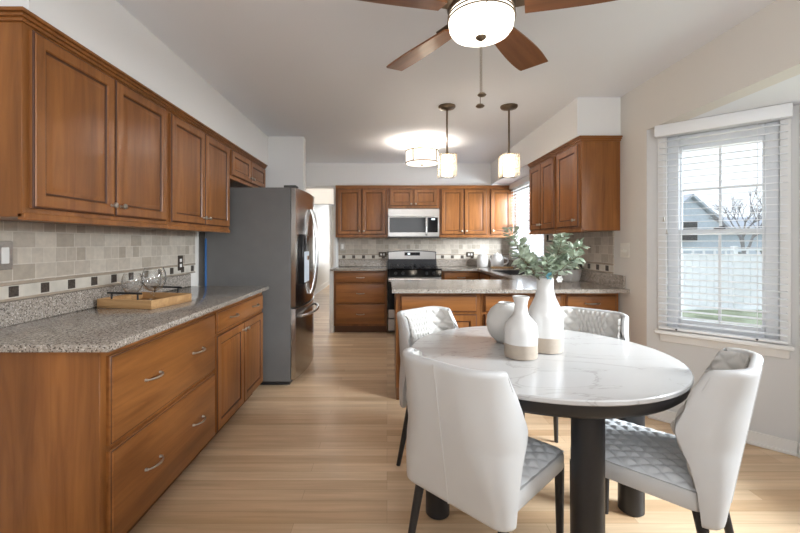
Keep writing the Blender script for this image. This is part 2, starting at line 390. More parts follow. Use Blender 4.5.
mb = MB().box(-4.5, 9, 0, 6, 0, 2.6); mb.prism([(-4.5, 0), (-.3, 0), (-.3, .05), (-4.5, .05)], 2.6, 2.65)
mb.rings([[(-3.0, y, 2.6), (1.9, y, 2.6), (-.55, y, 4.75)] for y in (-.3, 6)])
mb.build('walls', SIDING, t)
mb = MB()
mb.rings([[(-3.4, y, 2.35), (-.55, y, 4.8), (2.3, y, 2.35), (2.3, y, 2.5), (-.55, y, 4.98), (-3.4, y, 2.5)] for y in (-.6, 6.2)])
mb.rings([[(x, -.4, 2.5), (x, 3, 3.7), (x, 6.3, 2.5)] for x in (-5, 9.4)])
mb.build('roof', ROOF, t)
MB().box(-1.1, -.1, -.36, -.30, 2.0, 3.2).build('gable_window', DARKG, t)
t = thing('bare_tree', 'leafless grey tree spreading twigs behind the fence', 'tree', (15.6, 17.5, -.55))
rt = random.Random(3); mb = MB()
def twig(p, d, L, r, depth):
    q = p + d*L; mb.tube([p, p+d*L*.5+Vector((rt.uniform(-.03,.03), rt.uniform(-.03,.03), 0))*L, q], [r, r*.85, r*.7], 5)
    if depth == 0: return
    for _ in range(3 if depth > 1 else 4):
        nd = (d + Vector((rt.uniform(-.8,.8), rt.uniform(-.8,.8), rt.uniform(-.3,.6)))).normalized()
        twig(q - d*L*rt.uniform(0, .3), nd, L*rt.uniform(.6,.85), r*.6, depth-1)
twig(Vector((0,0,0)), Vector((0,0,1)), 1.5, .10, 5)
mb.build('branches', BARK, t)
for i, (x, y, s) in enumerate(((11.6, 13.2, .9), (13.2, 13.6, 1.1), (14.8, 13.4, 1.0))):
    rt2 = random.Random(i); mb = MB()
    for k in range(260):
        a, b, rr = rt2.uniform(0, 2*PI), rt2.uniform(0, PI/2), rt2.uniform(.6, 1)
        p = Vector((math.cos(a)*math.cos(b)*.8, math.sin(a)*math.cos(b)*.7, math.sin(b)*1.5))*rr*s + Vector((0,0,.15))
        q = Vector((rt2.uniform(-1,1), rt2.uniform(-1,1), rt2.uniform(-1,1))).normalized()*.13; u = q.orthogonal()*.5
        mb._face([mb.bm.verts.new(p-q), mb.bm.verts.new(p+u), mb.bm.verts.new(p+q), mb.bm.verts.new(p-u)])
    sh = thing('garden_shrub', 'low grey-green shrub beyond the white garden fence', 'shrub', (x, y, -.55), 0, 'shrubs beyond the fence')
    mb.build('foliage', leafm('winter_shrub', (.10, .12, .10), (.26, .28, .25)), sh); MB().cyl((0,0,-.0), (0,0,.6), .04, .02, 8).build('stem', BARK, sh)

# ------------------------------------------------------------------ cabinets (local: front faces -y, x to the right, z up)
def rect(x0, x1, z0, z1, ins, y): return [(x0+ins, y, z0+ins), (x1-ins, y, z0+ins), (x1-ins, y, z1-ins), (x0+ins, y, z1-ins)]
def loftrect(x0, x1, z0, z1, prof, glaze):
    mb = MB(); rs = [rect(x0, x1, z0, z1, i, y) for i, y in prof]
    vr = [[mb.bm.verts.new(p) for p in r] for r in rs]
    for k, (a, b) in enumerate(zip(vr, vr[1:])):
        mb.mi = 1 if k in glaze else 0
        for i in range(4): mb._face([a[i], a[(i+1)%4], b[(i+1)%4], b[i]])
    mb.mi = 0; mb._face(vr[-1]); mb._face(list(reversed(vr[0]))); return mb
def door_mb(x0, x1, z0, z1, fr=.058):
    fr = min(fr, (x1-x0)*.22, (z1-z0)*.25)
    return loftrect(x0, x1, z0, z1, [(0, 0), (0, -.013), (.003, -.017), (.007, -.018), (.010, -.022), (fr-.008, -.022), (fr-.003, -.018), (fr, -.012), (fr+.006, -.012), (fr+.026, -.019), (fr+.03, -.0195)], (1, 2, 6, 7))
def drawer_mb(x0, x1, z0, z1):
    return loftrect(x0, x1, z0, z1, [(0, 0), (0, -.012), (.003, -.015), (.007, -.016), (.010, -.021), (.014, -.022)], (2,))
def knob_mb(x, z, y=-.022):
    mb = MB(); prof = [(.0075, 0), (.006, .004), (.0045, .012), (.011, .016), (.0145, .021), (.013, .027), (.006, .030)]
    mb.rings([[(x+r*math.cos(2*PI*i/14), y-d, z+r*math.sin(2*PI*i/14)) for i in range(14)] for r, d in prof]); return mb
def pull_mb(x, z, y=-.022, w=.062):
    mb = MB(); pts = [(x+w*k/8, y-.010-.022*(1-(k/8)**2)**.7, z) for k in range(-8, 9)]
    mb.tube(pts, [.0035+.0025*(1-abs(k)/8) for k in range(-8, 9)], 8)
    for s in (-1, 1):
        mb.tube([(x+s*w, y, z), (x+s*w, y-.013, z)], [.008, .0055], 8)
    return mb
def cabinet(name, label, group, loc, rotz, w, z0, z1, d, fronts, toe=None, rail=False, extra=None, cat='cabinet'):
    t = thing(name, label, cat, (loc[0], loc[1], loc[2]), rotz, group)
    mb = MB().box(0, w, 0, d, z0, z1, .0015)
    if rail: mb.box(0, w, -.012, .02, z0-.012, z0+.016, .004)
    if extra: extra(mb)
    mb.build('body', WOODV, t)
    if toe is not None: MB().box(0.002, w-.002, toe, d, 0, z0).box(0.002, w-.002, toe-.012, toe, 0, .015, .003).build('toe_kick', KICK, t)
    for f in fronts:
        k, x0, x1, a, b = f[:5]
        o = (door_mb if k == 'door' else drawer_mb)(x0, x1, a, b).build('door' if k == 'door' else 'drawer', [WOODV if k == 'door' else WOODH, GLAZE], t)
        for h in f[5:]:
            if h[0] == 'knob': knob_mb(h[1], h[2]).build('knob', PEWTER, o)
            else: pull_mb(h[1], h[2], w=h[3] if len(h) > 3 else .055).build('handle', PEWTER, o)
    return t
def pair(w, a, b, m=.028, g=.004, kz=None, end=.0):
    c = w/2; kz = a+.05 if kz is None else kz
    return [('door', m+end, c-g, a, b, ('knob', c-.034, kz)), ('door', c+g, w-m, a, b, ('knob', c+.034, kz))]
L90 = PI/2
gL = 'wall cabinets along the left wall'
cabinet('wall_cabinet', 'two-door wooden wall cabinet nearest the camera on the left wall', gL, (-1.36, 1.49, 1.378), L90, .975, 0, .727, .33, pair(.975, .035, .712), rail=True)
cabinet('wall_cabinet', 'two-door wooden wall cabinet on the left wall just before the fridge', gL, (-1.36, 2.467, 1.378), L90, .973, 0, .727, .33, pair(.973, .035, .712), rail=True)
cabinet('wall_cabinet', 'short two-door wooden cabinet mounted over the fridge', gL, (-1.36, 3.442, 1.84), L90, 1.0, 0, .265, .33, pair(1.0, .03, .252, kz=.07))
gB = 'base cabinets along the left wall'
W1 = .965
cabinet('base_cabinet', 'wide wooden base cabinet with two deep drawers nearest the camera on the left', gB, (-1.06, 1.475, 0), L90, W1, .10, .884, .625,
        [('drawer', .035, W1-.014, .513, .853, ('pull', .30, .69), ('pull', .72, .69)), ('drawer', .035, W1-.014, .115, .492, ('pull', .30, .305), ('pull', .72, .305))], toe=.09)
W2 = .945
cabinet('base_cabinet', 'wooden base cabinet with one drawer over two doors beside the fridge', gB, (-1.06, 2.442, 0), L90, W2, .10, .884, .625,
        [('drawer', .016, W2-.03, .722, .853, ('pull', .26, .79), ('pull', .70, .79)), ('door', .016, W2/2-.003, .115, .705, ('knob', W2/2-.035, .655)), ('door', W2/2+.003, W2-.03, .115, .705, ('knob', W2/2+.035, .655))], toe=.09)
gK = 'wall cabinets along the back wall'
YF = 5.96
cabinet('wall_cabinet', 'two-door wooden wall cabinet left of the microwave', gK, (-.765, YF, 1.372), 0, .775, 0, .73, .33, pair(.775, .035, .71), rail=True)
cabinet('wall_cabinet', 'short two-door wooden cabinet above the microwave', gK, (.012, YF, 1.80), 0, .762, 0, .302, .33, pair(.762, .03, .282, kz=.06))
cabinet('wall_cabinet', 'two-door wooden wall cabinet right of the microwave', gK, (.776, YF, 1.372), 0, .735, 0, .73, .33, pair(.735, .035, .71), rail=True)
cabinet('wall_cabinet', 'single-door wooden corner cabinet beside the sink window', gK, (1.513, YF, 1.372), 0, .37, 0, .73, .33, [('door', .025, .34, .035, .71, ('knob', .06, .09))], rail=True)
YBF = 5.685
cabinet('base_cabinet', 'wooden base cabinet with three drawers left of the range', 'base cabinets along the back wall', (-.755, YBF, 0), 0, .755, .10, .884, .605,
        [('drawer', .025, .73, .715, .865, ('pull', .378, .79, .05)), ('drawer', .025, .73, .425, .700, ('pull', .378, .565, .05)), ('drawer', .025, .73, .125, .410, ('pull', .378, .27, .05))], toe=.07)
cabinet('base_cabinet', 'wooden base cabinet with top drawer right of the range', 'base cabinets along the back wall', (.777, YBF, 0), 0, .55, .10, .884, .605,
        [('drawer', .025, .525, .715, .865, ('pull', .275, .79, .05)), ('door', .025, .525, .125, .700, ('knob', .07, .65))], toe=.07)
cabinet('sink_cabinet', 'wooden sink base cabinet beneath the window', None, (1.33, 5.68, 0), -PI/2, 1.78, .10, .685, .57,
        [('drawer', .03, .58, .715, .865, ('pull', .3, .79)), ('drawer', .60, 1.17, .715, .865), ('drawer', 1.19, 1.75, .715, .865)] + [('door', .03+.575*k, .575*(k+1), .125, .70, ('knob', .08+.575*k, .65)) for k in range(3)], toe=.07, extra=lambda mb: mb.box(0, 1.78, 0, .02, .685, .884).box(0, .02, 0.02, .57, .685, .884).box(1.76, 1.78, 0.02, .57, .685, .884).box(.02, 1.76, .50, .57, .685, .884))
gR = 'wall cabinets along the right wall'
cabinet('wall_cabinet', 'two-door wooden wall cabinet on the right wall beside the sink window', gR, (1.597, 4.46, 1.382), -PI/2, .70, 0, .735, .317, pair(.70, .035, .715), rail=True)
cabinet('wall_cabinet', 'single-door wooden wall cabinet on the right wall nearest the bay', gR, (1.597, 3.758, 1.382), -PI/2, .476, 0, .735, .317, [('door', .03, .444, .035, .715, ('knob', .40, .09))], rail=True)
gP = 'wooden cabinets of the peninsula'
YP = 3.262
cabinet('peninsula_cabinet', 'wooden peninsula cabinet at the open end behind the far left chair', gP, (.074, YP, 0), 0, .69, .10, .884, .60,
        [('drawer', .035, .655, .72, .855), ('door', .035, .342, .13, .70), ('door', .348, .655, .13, .70)], toe=.012)
cabinet('peninsula_cabinet', 'wooden peninsula cabinet in the middle behind the vases', gP, (.766, YP, 0), 0, .67, .10, .884, .60,
        [('drawer', .025, .645, .72, .855), ('door', .025, .332, .13, .70), ('door', .338, .645, .13, .70)], toe=.012)
cabinet('peninsula_cabinet', 'wooden peninsula cabinet against the right wall with a handled drawer', gP, (1.438, YP, 0), 0, .45, .10, .884, .60,
        [('drawer', .02, .425, .72, .855, ('pull', .225, .79, .055)), ('door', .02, .425, .13, .70)], toe=.012)

# ------------------------------------------------------------------ worktops
def edge_top(mb, x0, x1, y0, y1): mb.box(x0, x1, y0, y1, .884, .914, .006, 2)
t = thing('countertop', 'speckled granite countertop along the left wall holding the wooden tray', 'countertop', (-1.35, 2.4, .884))
mb = MB(); mb.box(-.335, .348, -.96, 1.0, 0, .03, .006, 2); mb.build('slab', GRANITE, t)
MB().box(-.335, -.315, -.96, 1.0, .03, .135, .003).build('upstand', GRANITE, t)
t = thing('countertop', 'short granite countertop left of the range', 'countertop', (-.4, 5.96, .884))
MB().box(-.40, .398, -.315, .33, 0, .03, .006, 2).build('slab', GRANITE, t)
MB().box(-.36, .398, .31, .33, .03, .135, .003).build('upstand', GRANITE, t)
t = thing('countertop', 'long granite countertop wrapping from the range past the sink onto the peninsula', 'countertop', (0, 0, .884))
mb = MB()
XE = 1.285; SX0, SX1, SY0, SY1 = 1.40, 1.80, 4.60, 5.32
mb.box(.775, XR-.005, 5.65, YB-.005, 0, .03)
mb.box(XE, XR-.005, SY1, 5.65, 0, .03); mb.box(XE, SX0, SY0, SY1, 0, .03); mb.box(SX1, XR-.005, SY0, SY1, 0, .03); mb.box(XE, XR-.005, 4.0, SY0, 0, .03)
mb.box(.04, XR-.005, 3.148, 4.0, 0, .03)
mb.build('slab', GRANITE, t)
MB().box(.775, XR-.025, YB-.025, YB-.005, .03, .135, .003).box(XR-.025, XR-.005, 3.20, YB-.005, .03, .135, .003).build('upstand', GRANITE, t)
t = thing('sink_basin', 'dark sink basin set into the counter beneath the window', 'sink', (1.6, 4.96, .884))
mb = MB(); rr = lambda i, z: [(-.2+i, -.36+i, z), (.2-i, -.36+i, z), (.2-i, .36-i, z), (-.2+i, .36-i, z)]
mb.rings([rr(0, -.002), rr(.001, .034), rr(.014, .034), rr(.018, -.18), rr(.03, -.19)], False, True)
mb.build('basin', DARKG, t)

# ------------------------------------------------------------------ tiled backsplashes
def backsplash(label, loc, rotz, w, z0, z1, step, first, h0=1.02):
    t = thing('tile_backsplash', label, 'backsplash', loc, rotz)
    MB().box(0, w, -.010, 0, h0+.085, z1).build('field_tile', TILE, t)
    MB().box(0, w, -.010, 0, h0+.013, h0+.07).build('cream_border', BANDT, t)
    MB().box(0, w, -.014, 0, h0, h0+.013, .003).build('pencil_rail', RAIL, t)
    MB().box(0, w, -.014, 0, h0+.07, h0+.085, .003).build('pencil_rail', RAIL, t)
    x = first
    while x < w-.05:
        MB().box(x, x+.048, -.0125, 0, h0+.018, h0+.066, .0015).build('accent_tile', ACC, t); x += step
    return t
backsplash('tumbled stone tile backsplash with dark accent squares on the left wall', (XL+.001, 1.44, 0), L90, 2.06, 0, 1.376, .165, .005)
backsplash('tumbled stone tile backsplash behind the range', (-.763, YB-.001, 0), 0, 2.685, 0, 1.37, .155, .06)
backsplash('tumbled stone tile backsplash on the right wall beside the potted plant', (XR-.001, 4.855, 0), -PI/2, 1.485, 0, 1.38, .155, .13)

def plate(label, cat, loc, rotz, w, h, plate_m, inner, kind):
    t = thing('outlet' if kind == 'outlet' else 'light_switch', label, cat, loc, rotz)
    MB().box(-w/2, w/2, -.006, 0, -h/2, h/2, .002).build('cover_plate', plate_m, t)
    if kind == 'outlet':
        for s in (-1, 1):
            a = s*.021
            mb = MB()
            if h > w: mb.box(-.015, .015, -.009, -.005, a-.013, a+.013, .003)
            else: mb.box(a-.013, a+.013, -.009, -.005, -.015, .015, .003)
            mb.build('socket', inner, t)
    elif kind == 'toggle':
        for s in (-1, 1): MB().box(s*.023-.004, s*.023+.004, -.016, -.005, -.011, .009, .002).build('toggle', inner, t)
    else:
        MB().box(-.018, .018, -.010, -.005, -.036, .036, .003).build('rocker', inner, t)
    return t
BRZP = plain('bronze_plate', (.075, .055, .04), .4, .5, var=.1)
plate('dark bronze outlet above the left counter near the fridge', 'outlet', (XL+.011, 3.245, 1.118), L90, .075, .12, BRZP, WPLAS, 'outlet')
plate('pewter framed switch on the left backsplash at the photo edge', 'light switch', (XL+.011, 1.752, 1.225), L90, .078, .125, PEWTER, WPLAS, 'rocker')
plate('dark framed switch on the backsplash at the far left corner', 'light switch', (-.70, YB-.011, 1.225), 0, .075, .12, PEWTER, WPLAS, 'rocker')
plate('sideways bronze outlet on the backsplash left of the range', 'outlet', (-.07, YB-.016, 1.10), 0, .12, .075, BRZP, WPLAS, 'outlet')
plate('sideways bronze outlet on the backsplash right of the range', 'outlet', (1.305, YB-.016, 1.10), 0, .12, .075, BRZP, WPLAS, 'outlet')
plate('ivory double toggle switch on the right wall before the bay', 'light switch', (XR-.001, 3.215, 1.222), -PI/2, .117, .117, IVORY, IVORY, 'toggle')

# ------------------------------------------------------------------ refrigerator (local: front faces -y)
t = thing('refrigerator', 'tall grey sided stainless french door refrigerator at the end of the left counter', 'refrigerator', (-.86, 3.56, 0), L90)
FW, FD = .91, .76
MB().box(0, FW, 0, FD, .045, 1.775, .004).build('case', FSIDE, t)
def bulge(x): return -.045 - .045*(1-((x-FW/2)/(FW/2))**2)
def front(x0, x1, z0, z1, name, holes=None):
    mb = MB(); n = 14; rs = []
    xs = [x0+(x1-x0)*i/n for i in range(n+1)]
    ring = lambda z, ins: [(min(max(x, x0+ins), x1-ins), bulge(x)+ins, z) for x in xs] + [(x1-ins*0, -.006, z), (x0+ins*0, -.006, z)]
    mb.rings([ring(z0, .006), ring(z0+.006, 0), ring(z1-.006, 0), ring(z1, .006)])
    return mb.build(name, FSTEEL, t, angle=30)
dl = front(0.002, FW/2-.003, .705, 1.775, 'door'); dr = front(FW/2+.003, FW-.002, .705, 1.775, 'door'); fz = front(.002, FW-.002, .06, .69, 'freezer_drawer')
for d, s in ((dl, -1), (dr, 1)):
    x = FW/2+s*.05; zs = [.78+.83*i/16 for i in range(17)]
    pts = [(x - s*.02*math.sin(PI*i/16), bulge(x)-.012-.055*math.sin(PI*i/16)**.6, zs[i]) for i in range(17)]
    o = MB().tube(pts, .013, 10).build('handle', CHROME, d)
pts = [(FW*.10+FW*.8*i/16, bulge(FW*.10+FW*.8*i/16)-.012-.05*math.sin(PI*i/16)**.5, .615) for i in range(17)]
MB().tube(pts, .014, 10).build('handle', CHROME, fz)
yb = bulge(.22)
dp = MB().box(.10, .34, yb-.022, yb+.03, .90, 1.36, .008, 2).build('dispenser', GLOSSK, dl)
MB().box(.115, .325, yb-.026, yb-.020, .915, 1.20, .003).build('dispenser_recess', plain('pale_dispenser', (.55, .62, .70), .3), dp)
MB().cyl((.22, yb-.03, 1.16), (.22, yb-.03, 1.12), .02, .012).build('spout', CHROME, dp)
MB().box(0, .10, -.05, .06, 1.775, 1.795, .004).build('hinge_cover', DARKG, t); MB().box(FW-.10, FW, -.05, .06, 1.775, 1.795, .004).build('hinge_cover', DARKG, t)
MB().box(.02, FW-.02, .01, FD-.02, .012, .045).build('base_grille', BLACK, t)
for x in (.05, FW-.05): MB().cyl((x, .05, 0), (x, .05, .045), .022).build('leveling_foot', CHROME, t); MB().cyl((x, FD-.05, 0), (x, FD-.05, .045), .02).build('leveling_foot', DARKG, t)
tag(MB().box(-.004, 0, FD-.016, FD, .08, 1.32).build('protective_film', BLUE, t), 'blue protective film along the rear edge')

# ------------------------------------------------------------------ range
t = thing('range', 'stainless and black gas range between the back counters', 'range', (.012, 5.62, 0))
RW = .752
MB().box(0, RW, .02, .655, .03, .905).build('body', BLACK, t)
dr = MB().box(.004, RW-.004, -.012, .02, .05, .215, .006).build('storage_drawer', STEEL, t)
od = MB().box(.004, RW-.004, -.015, .02, .225, .80, .006).build('oven_door', STEEL, t)
MB().box(.06, RW-.06, -.018, -.012, .36, .72, .004).build('oven_window', GLOSSK, od)
MB().box(.004, RW-.004, -.019, -.013, .345, .74, .002).build('door_glass', GLOSSK, od)
h = MB().tube([(.01, -.065, .775), (RW-.01, -.065, .775)], .015, 12)
for x in (.04, RW-.04): h.tube([(x, -.012, .775), (x, -.065, .775)], .010, 8)
h.build('handle', CHROME, od)
cp = MB(); cp.rings([[(x, -.02, .81), (x, .035, .81), (x, .035, .905), (x, .005, .905)] for x in (0, RW)]); cp = cp.build('control_panel', GLOSSK, t)
for x in (.11, .21, RW-.21, RW-.11):
    MB().tube([(x, -.012, .857), (x, -.040, .852)], [.022, .018], 16).build('knob', DARKG, cp)
MB().box(-.004, RW+.004, -.02, .655, .905, .92, .004).build('cooktop', GLOSSK, t)
for gx in (.03, .385):
    mb = MB()
    for k in range(4): mb.box(gx+.02+k*.095, gx+.032+k*.095, .06, .54, .938, .95)
    for y in (.06, .2, .29, .4, .53): mb.box(gx+.02, gx+.32, y, y+.012, .938, .95)
    for x in (gx+.02, gx+.31):
        for y in (.06, .53): mb.box(x, x+.012, y, y+.012, .92, .938)
    mb.build('burner_grate', BLACK, t)
for x, y in ((.18, .18), (.57, .18), (.18, .42), (.57, .42)): MB().lathe([(.05, 0), (.05, .008), (.03, .014), (.0, .015)], 20, (x, y, .9195)).build('burner', DARKG, t)
bgd = MB()
arc = [(RW*i/12, 1.145+.022*math.sin(PI*i/12)) for i in range(13)]
rs = []
for y in (.60, .655): rs.append([(0, y, .92), (RW, y, .92)] + [(x, y, z) for x, z in reversed(arc)])
bgd.rings(rs); bgd = bgd.build('backguard', BLACK, t)
sp = MB(); rs = []
for y in (.592, .601): rs.append([(.012, y, 1.03), (RW-.012, y, 1.03)] + [(min(max(x, .012), RW-.012), y, z-.012) for x, z in reversed(arc)])
sp.rings(rs); sp.build('steel_fascia', STEEL, bgd)
dp = MB().box(.26, .50, .588, .593, 1.085, 1.135, .002).build('control_display', GLOSSK, bgd)
MB().box(.31, .345, .586, .589, 1.10, 1.125).build('clock', DISP, dp)

# ------------------------------------------------------------------ microwave
t = thing('microwave', 'stainless over-the-range microwave below the short cabinet', 'microwave', (.014, 5.90, 1.36))
MW, MH = .758, .425
MB().box(0, MW, .01, .385, .01, MH, .003).build('body', STEEL, t)
d = MB().box(.003, .575, -.02, .012, .018, MH-.12, .003).build('door', STEEL, t)
MB().box(.022, .555, -.023, -.018, .075, MH-.13, .003).build('door_window', GLOSSK, d)
MB().tube([(.56, -.02, .04), (.56, -.045, .05), (.56, -.045, MH-.14), (.56, -.02, MH-.13)], .010, 10).build('handle', CHROME, d)
MB().box(.003, MW-.003, -.02, .012, MH-.118, MH, .003).build('top_fascia', STEEL, t)
c = MB().box(.577, MW-.003, -.02, .012, .018, MH-.12, .003).build('control_panel', STEEL, t)
MB().box(.585, MW-.025, -.023, -.018, .075, MH-.13, .002).build('keypad', GLOSSK, c)
MB().box(.64, .69, -.025, -.022, MH-.165, MH-.145).build('clock', DISP, c)
MB().box(.0, MW, .0, .38, 0, .011).build('vent_grille', DARKG, t)

# ------------------------------------------------------------------ ceiling lights
def bulb_or_fill(loc, power, rad, color=(1, .90, .78)):
    l = bpy.data.lights.new('bulb_or_fill', 'POINT'); l.energy = power; l.color = color; l.shadow_soft_size = rad
    o = bpy.data.objects.new('bulb_or_fill', l); COL.objects.link(o); o.location = loc
FX, FY = .376, 1.60
bulb_or_fill((-1.35, 6.9, 2.36), 10, .08, (1, .95, .9))  # out-of-sight fill lamp added to brighten the hall header
t = thing('ceiling_fan', 'five-blade ceiling fan with walnut blades and lit opal bowl above the table', 'ceiling fan', (FX, FY, 0))
MB().lathe([(.07, ZC-.002), (.075, 2.43), (.03, 2.40), (.0, 2.40)], 28).build('canopy', BRONZE, t)
MB().cyl((0, 0, 2.28), (0, 0, 2.42), .014).build('downrod', BRONZE, t)
MB().lathe([(.03, 2.35), (.10, 2.335), (.135, 2.30), (.14, 2.25), (.135, 2.22), (.128, 2.207), (.06, 2.205)], 40).build('motor_housing', BRONZE, t)
b = MB().lathe([(.122, 2.205), (.127, 2.19), (.128, 2.16), (.124, 2.135), (.112, 2.118), (.08, 2.107), (.03, 2.104), (0, 2.104)], 48, cap0=False).build('light_bowl', BOWL, t)
for z, r in ((2.203, .1265), (2.188, .129), (2.172, .1305)):
    MB().tube([(r*math.cos(2*PI*i/48), r*math.sin(2*PI*i/48), z) for i in range(49)], .0032, 8).build('trim_ring', BRONZE, b)
mb = MB()
for k in range(3):
    a = R(-94+120*k); mb.tube([(.129*math.cos(a), .129*math.sin(a), 2.205), (.131*math.cos(a), .131*math.sin(a), 2.165)], .003, 6)
mb.build('bowl_bracket', BRONZE, b)
MB().lathe([(.0, 2.107), (.022, 2.104), (.02, 2.098), (.008, 2.090), (0, 2.088)], 20).build('finial', BRONZE, b)
for k, aa in enumerate((51, 123, 195, 267, 339)):
    a = R(aa); M = Matrix.Rotation(a, 4, 'Z')
    ir = MB().box(.115, .24, -.035, .035, 2.212, 2.222, .004)
    for q in range(3): ir.cyl((.19+q*.02, 0, 2.205), (.19+q*.02, 0, 2.213), .008, n=8)
    ir.bm.transform(M); ir = ir.build('blade_iron', BRONZE, t)
    mb = MB(); tilt = R(-13); n = 12; rs = []
    for i in range(n+1):
        u = i/n; x = .165 + .455*u; hw = .047 + .026*math.sin(PI*min(u*1.05, 1)*.55) - (.008*(u**6))
        x2 = x + .0
        yy = (-hw, hw)
        P = []
        for y, zz in ((yy[0], -.004), (yy[1], -.004), (yy[1], .004), (yy[0], .004)):
            sk = .022*u*u*(1 if y > 0 else -1)*-1 if i == n else 0
            P.append((x2+sk, y*math.cos(tilt)-zz*math.sin(tilt), 2.203+y*math.sin(tilt)+zz*math.cos(tilt)))
        rs.append(P)
    mb.rings(rs); o = mb.build('blade', WALNUT, t); o.rotation_euler.z = a
for dx, z0, nm in ((-.003, 1.83, 'pull_chain'), (.003, 1.875, 'pull_chain')):
    c = MB().cyl((dx, -.0, z0), (dx, 0, 2.09), .0013, n=6).build(nm, BRONZE, t)
    MB().lathe([(.0, .016), (.012, .012), (.018, .005), (.013, 0), (0, -.003)], 14, (dx*1.2, 0, z0-.008)).build('fob', BRONZE, c)

def pendant(x, y, label):
    t = thing('pendant_light', label, 'pendant light', (x, y, 0), 0, 'pendant lights over the peninsula')
    MB().lathe([(.0, ZC-.001), (.074, ZC-.001), (.074, ZC-.012), (.066, ZC-.022), (.02, ZC-.034), (.0, ZC-.036)], 32, cap0=False).build('canopy', BRONZE, t)
    MB().cyl((0, 0, 2.06), (0, 0, ZC-.03), .0085, n=12).build('rod', BRONZE, t)
    MB().box(-.012, .012, -.012, .012, 2.045, 2.075, .003).box(-.008, .085, -.01, .01, 2.05, 2.06, .002).box(.077, .085, -.01, .01, 1.955, 2.06, .002).build('bracket', BRONZE, t)
    MB().lathe([(.035, 1.868), (.043, 1.865), (.043, 2.04), (.0, 2.045)], 28, cap0=False).build('light_tube', TUBE, t)
    mb = MB(); s = .072
    for sx in (-1, 1):
        mb.box(sx*s-.002, sx*s+.002, -s, s, 1.855, 2.045); mb.box(-s, s, sx*s-.002, sx*s+.002, 1.855, 2.045)
    mb.build('glass_shade', SEEDY, t)
    return t
pendant(.523, 3.486, 'bronze stem pendant with square seeded glass, left of the two over the peninsula')
pendant(1.063, 3.486, 'bronze stem pendant with square seeded glass, right of the two over the peninsula')
t = thing('ceiling_light', 'lit white drum semi-flush light with bronze straps on the kitchen ceiling', 'ceiling light', (.414, 4.73, 0))
MB().box(-.065, .065, -.065, .065, ZC-.03, ZC-.001, .004).build('canopy', PEWTER, t)
MB().cyl((0, 0, 2.34), (0, 0, ZC-.03), .012).build('stem', PEWTER, t)
bulb_or_fill((.414, 4.73, 2.30), 30, .10)
d = MB().lathe([(.185, 2.365), (.19, 2.365), (.19, 2.225), (.185, 2.215), (.0, 2.205)], 48, cap0=False, cap1=False).build('drum_shade', DRUM, t)
for z in (2.362, 2.226): MB().tube([(.1915*math.cos(2*PI*i/48), .1915*math.sin(2*PI*i/48), z) for i in range(49)], .007, 6).build('hoop', BRONZE, d)
for k in range(4):
    a = R(45+90*k+8); c, s = math.cos(a), math.sin(a)
    MB().tube([(.19*c, .19*s, 2.22), (.193*c, .193*s, 2.365), (.15*c, .15*s, 2.405), (.01*c, .01*s, 2.425)], .0075, 6).build('strap', BRONZE, t)
MB().lathe([(.0, 2.212), (.014, 2.206), (.012, 2.196), (0, 2.19)], 16).build('finial', BRONZE, d)

# ------------------------------------------------------------------ dining table
TX, TY, TR = .715, 1.917, .60
t = thing('dining_table', 'round white marble dining table with black rim and black cylinder legs', 'dining table', (TX, TY, 0))
MB().lathe([(0, .740), (TR-.004, .740), (TR, .744), (TR, .756), (TR-.004, .76), (0, .76)], 96, cap0=False, cap1=False).build('marble_top', MARBLE, t)
MB().lathe([(0, .680), (TR-.06, .680), (TR-.03, .687), (TR-.012, .704), (TR-.006, .7405), (0, .7405)], 96, cap0=False, cap1=False).build('rim', BLACK, t)
for dx, dy in ((-.475, -.02), (.455, .0), (.012, -.468), (-.01, .465)):
    MB().lathe([(0, 0), (.05, 0), (.056, .006), (.056, .682), (0, .682)], 36, (dx, dy, 0), False, False).build('leg', BLACK, t)

# ------------------------------------------------------------------ dining chairs (local: faces +y)
ZT, ZB = .875, .350
def lerp(pts, t):
    for (a, va), (b, vb) in zip(pts, pts[1:]):
        if t <= b:
            k = (t-a)/(b-a); k = k*k*(3-2*k) if False else k; return va+(vb-va)*k
    return pts[-1][1]
def shell(u, t, off=0.0):
    z = ZB+(ZT-ZB)*t
    a = lerp([(0, .215), (.25, .220), (.55, .222), (1, .200)], t) - off
    s = lerp([(0, .035), (.2, .062), (.38, .10), (.58, .162), (.62, .161), (.8, .132), (1, .102)], t)
    yb = -.225 - .085*t + off
    r = min(.125, s*.96) - off*.5
    q = abs(u); sg = 1 if u >= 0 else -1
    if q < .45: x, y = (a-r)*q/.45, yb
    elif q < .75:
        th = (q-.45)/.3*PI/2; x, y = a-r+r*math.sin(th), yb+r-r*math.cos(th)
    else: x, y = a, yb+r+(s-r-off*.3)*(q-.75)/.25
    z += -.03*t*t*max(0, (q-.5)/.5)**2           # top edge dips slightly towards the wings
    return (sg*x, y, z)
def quilt(p, q, cell=.052):
    a, b = (p+q)/cell, (p-q)/cell
    fa, fb = abs((a % 1)-.5)*2, abs((b % 1)-.5)*2
    return min(1-fa**2.2, 1-fb**2.2)
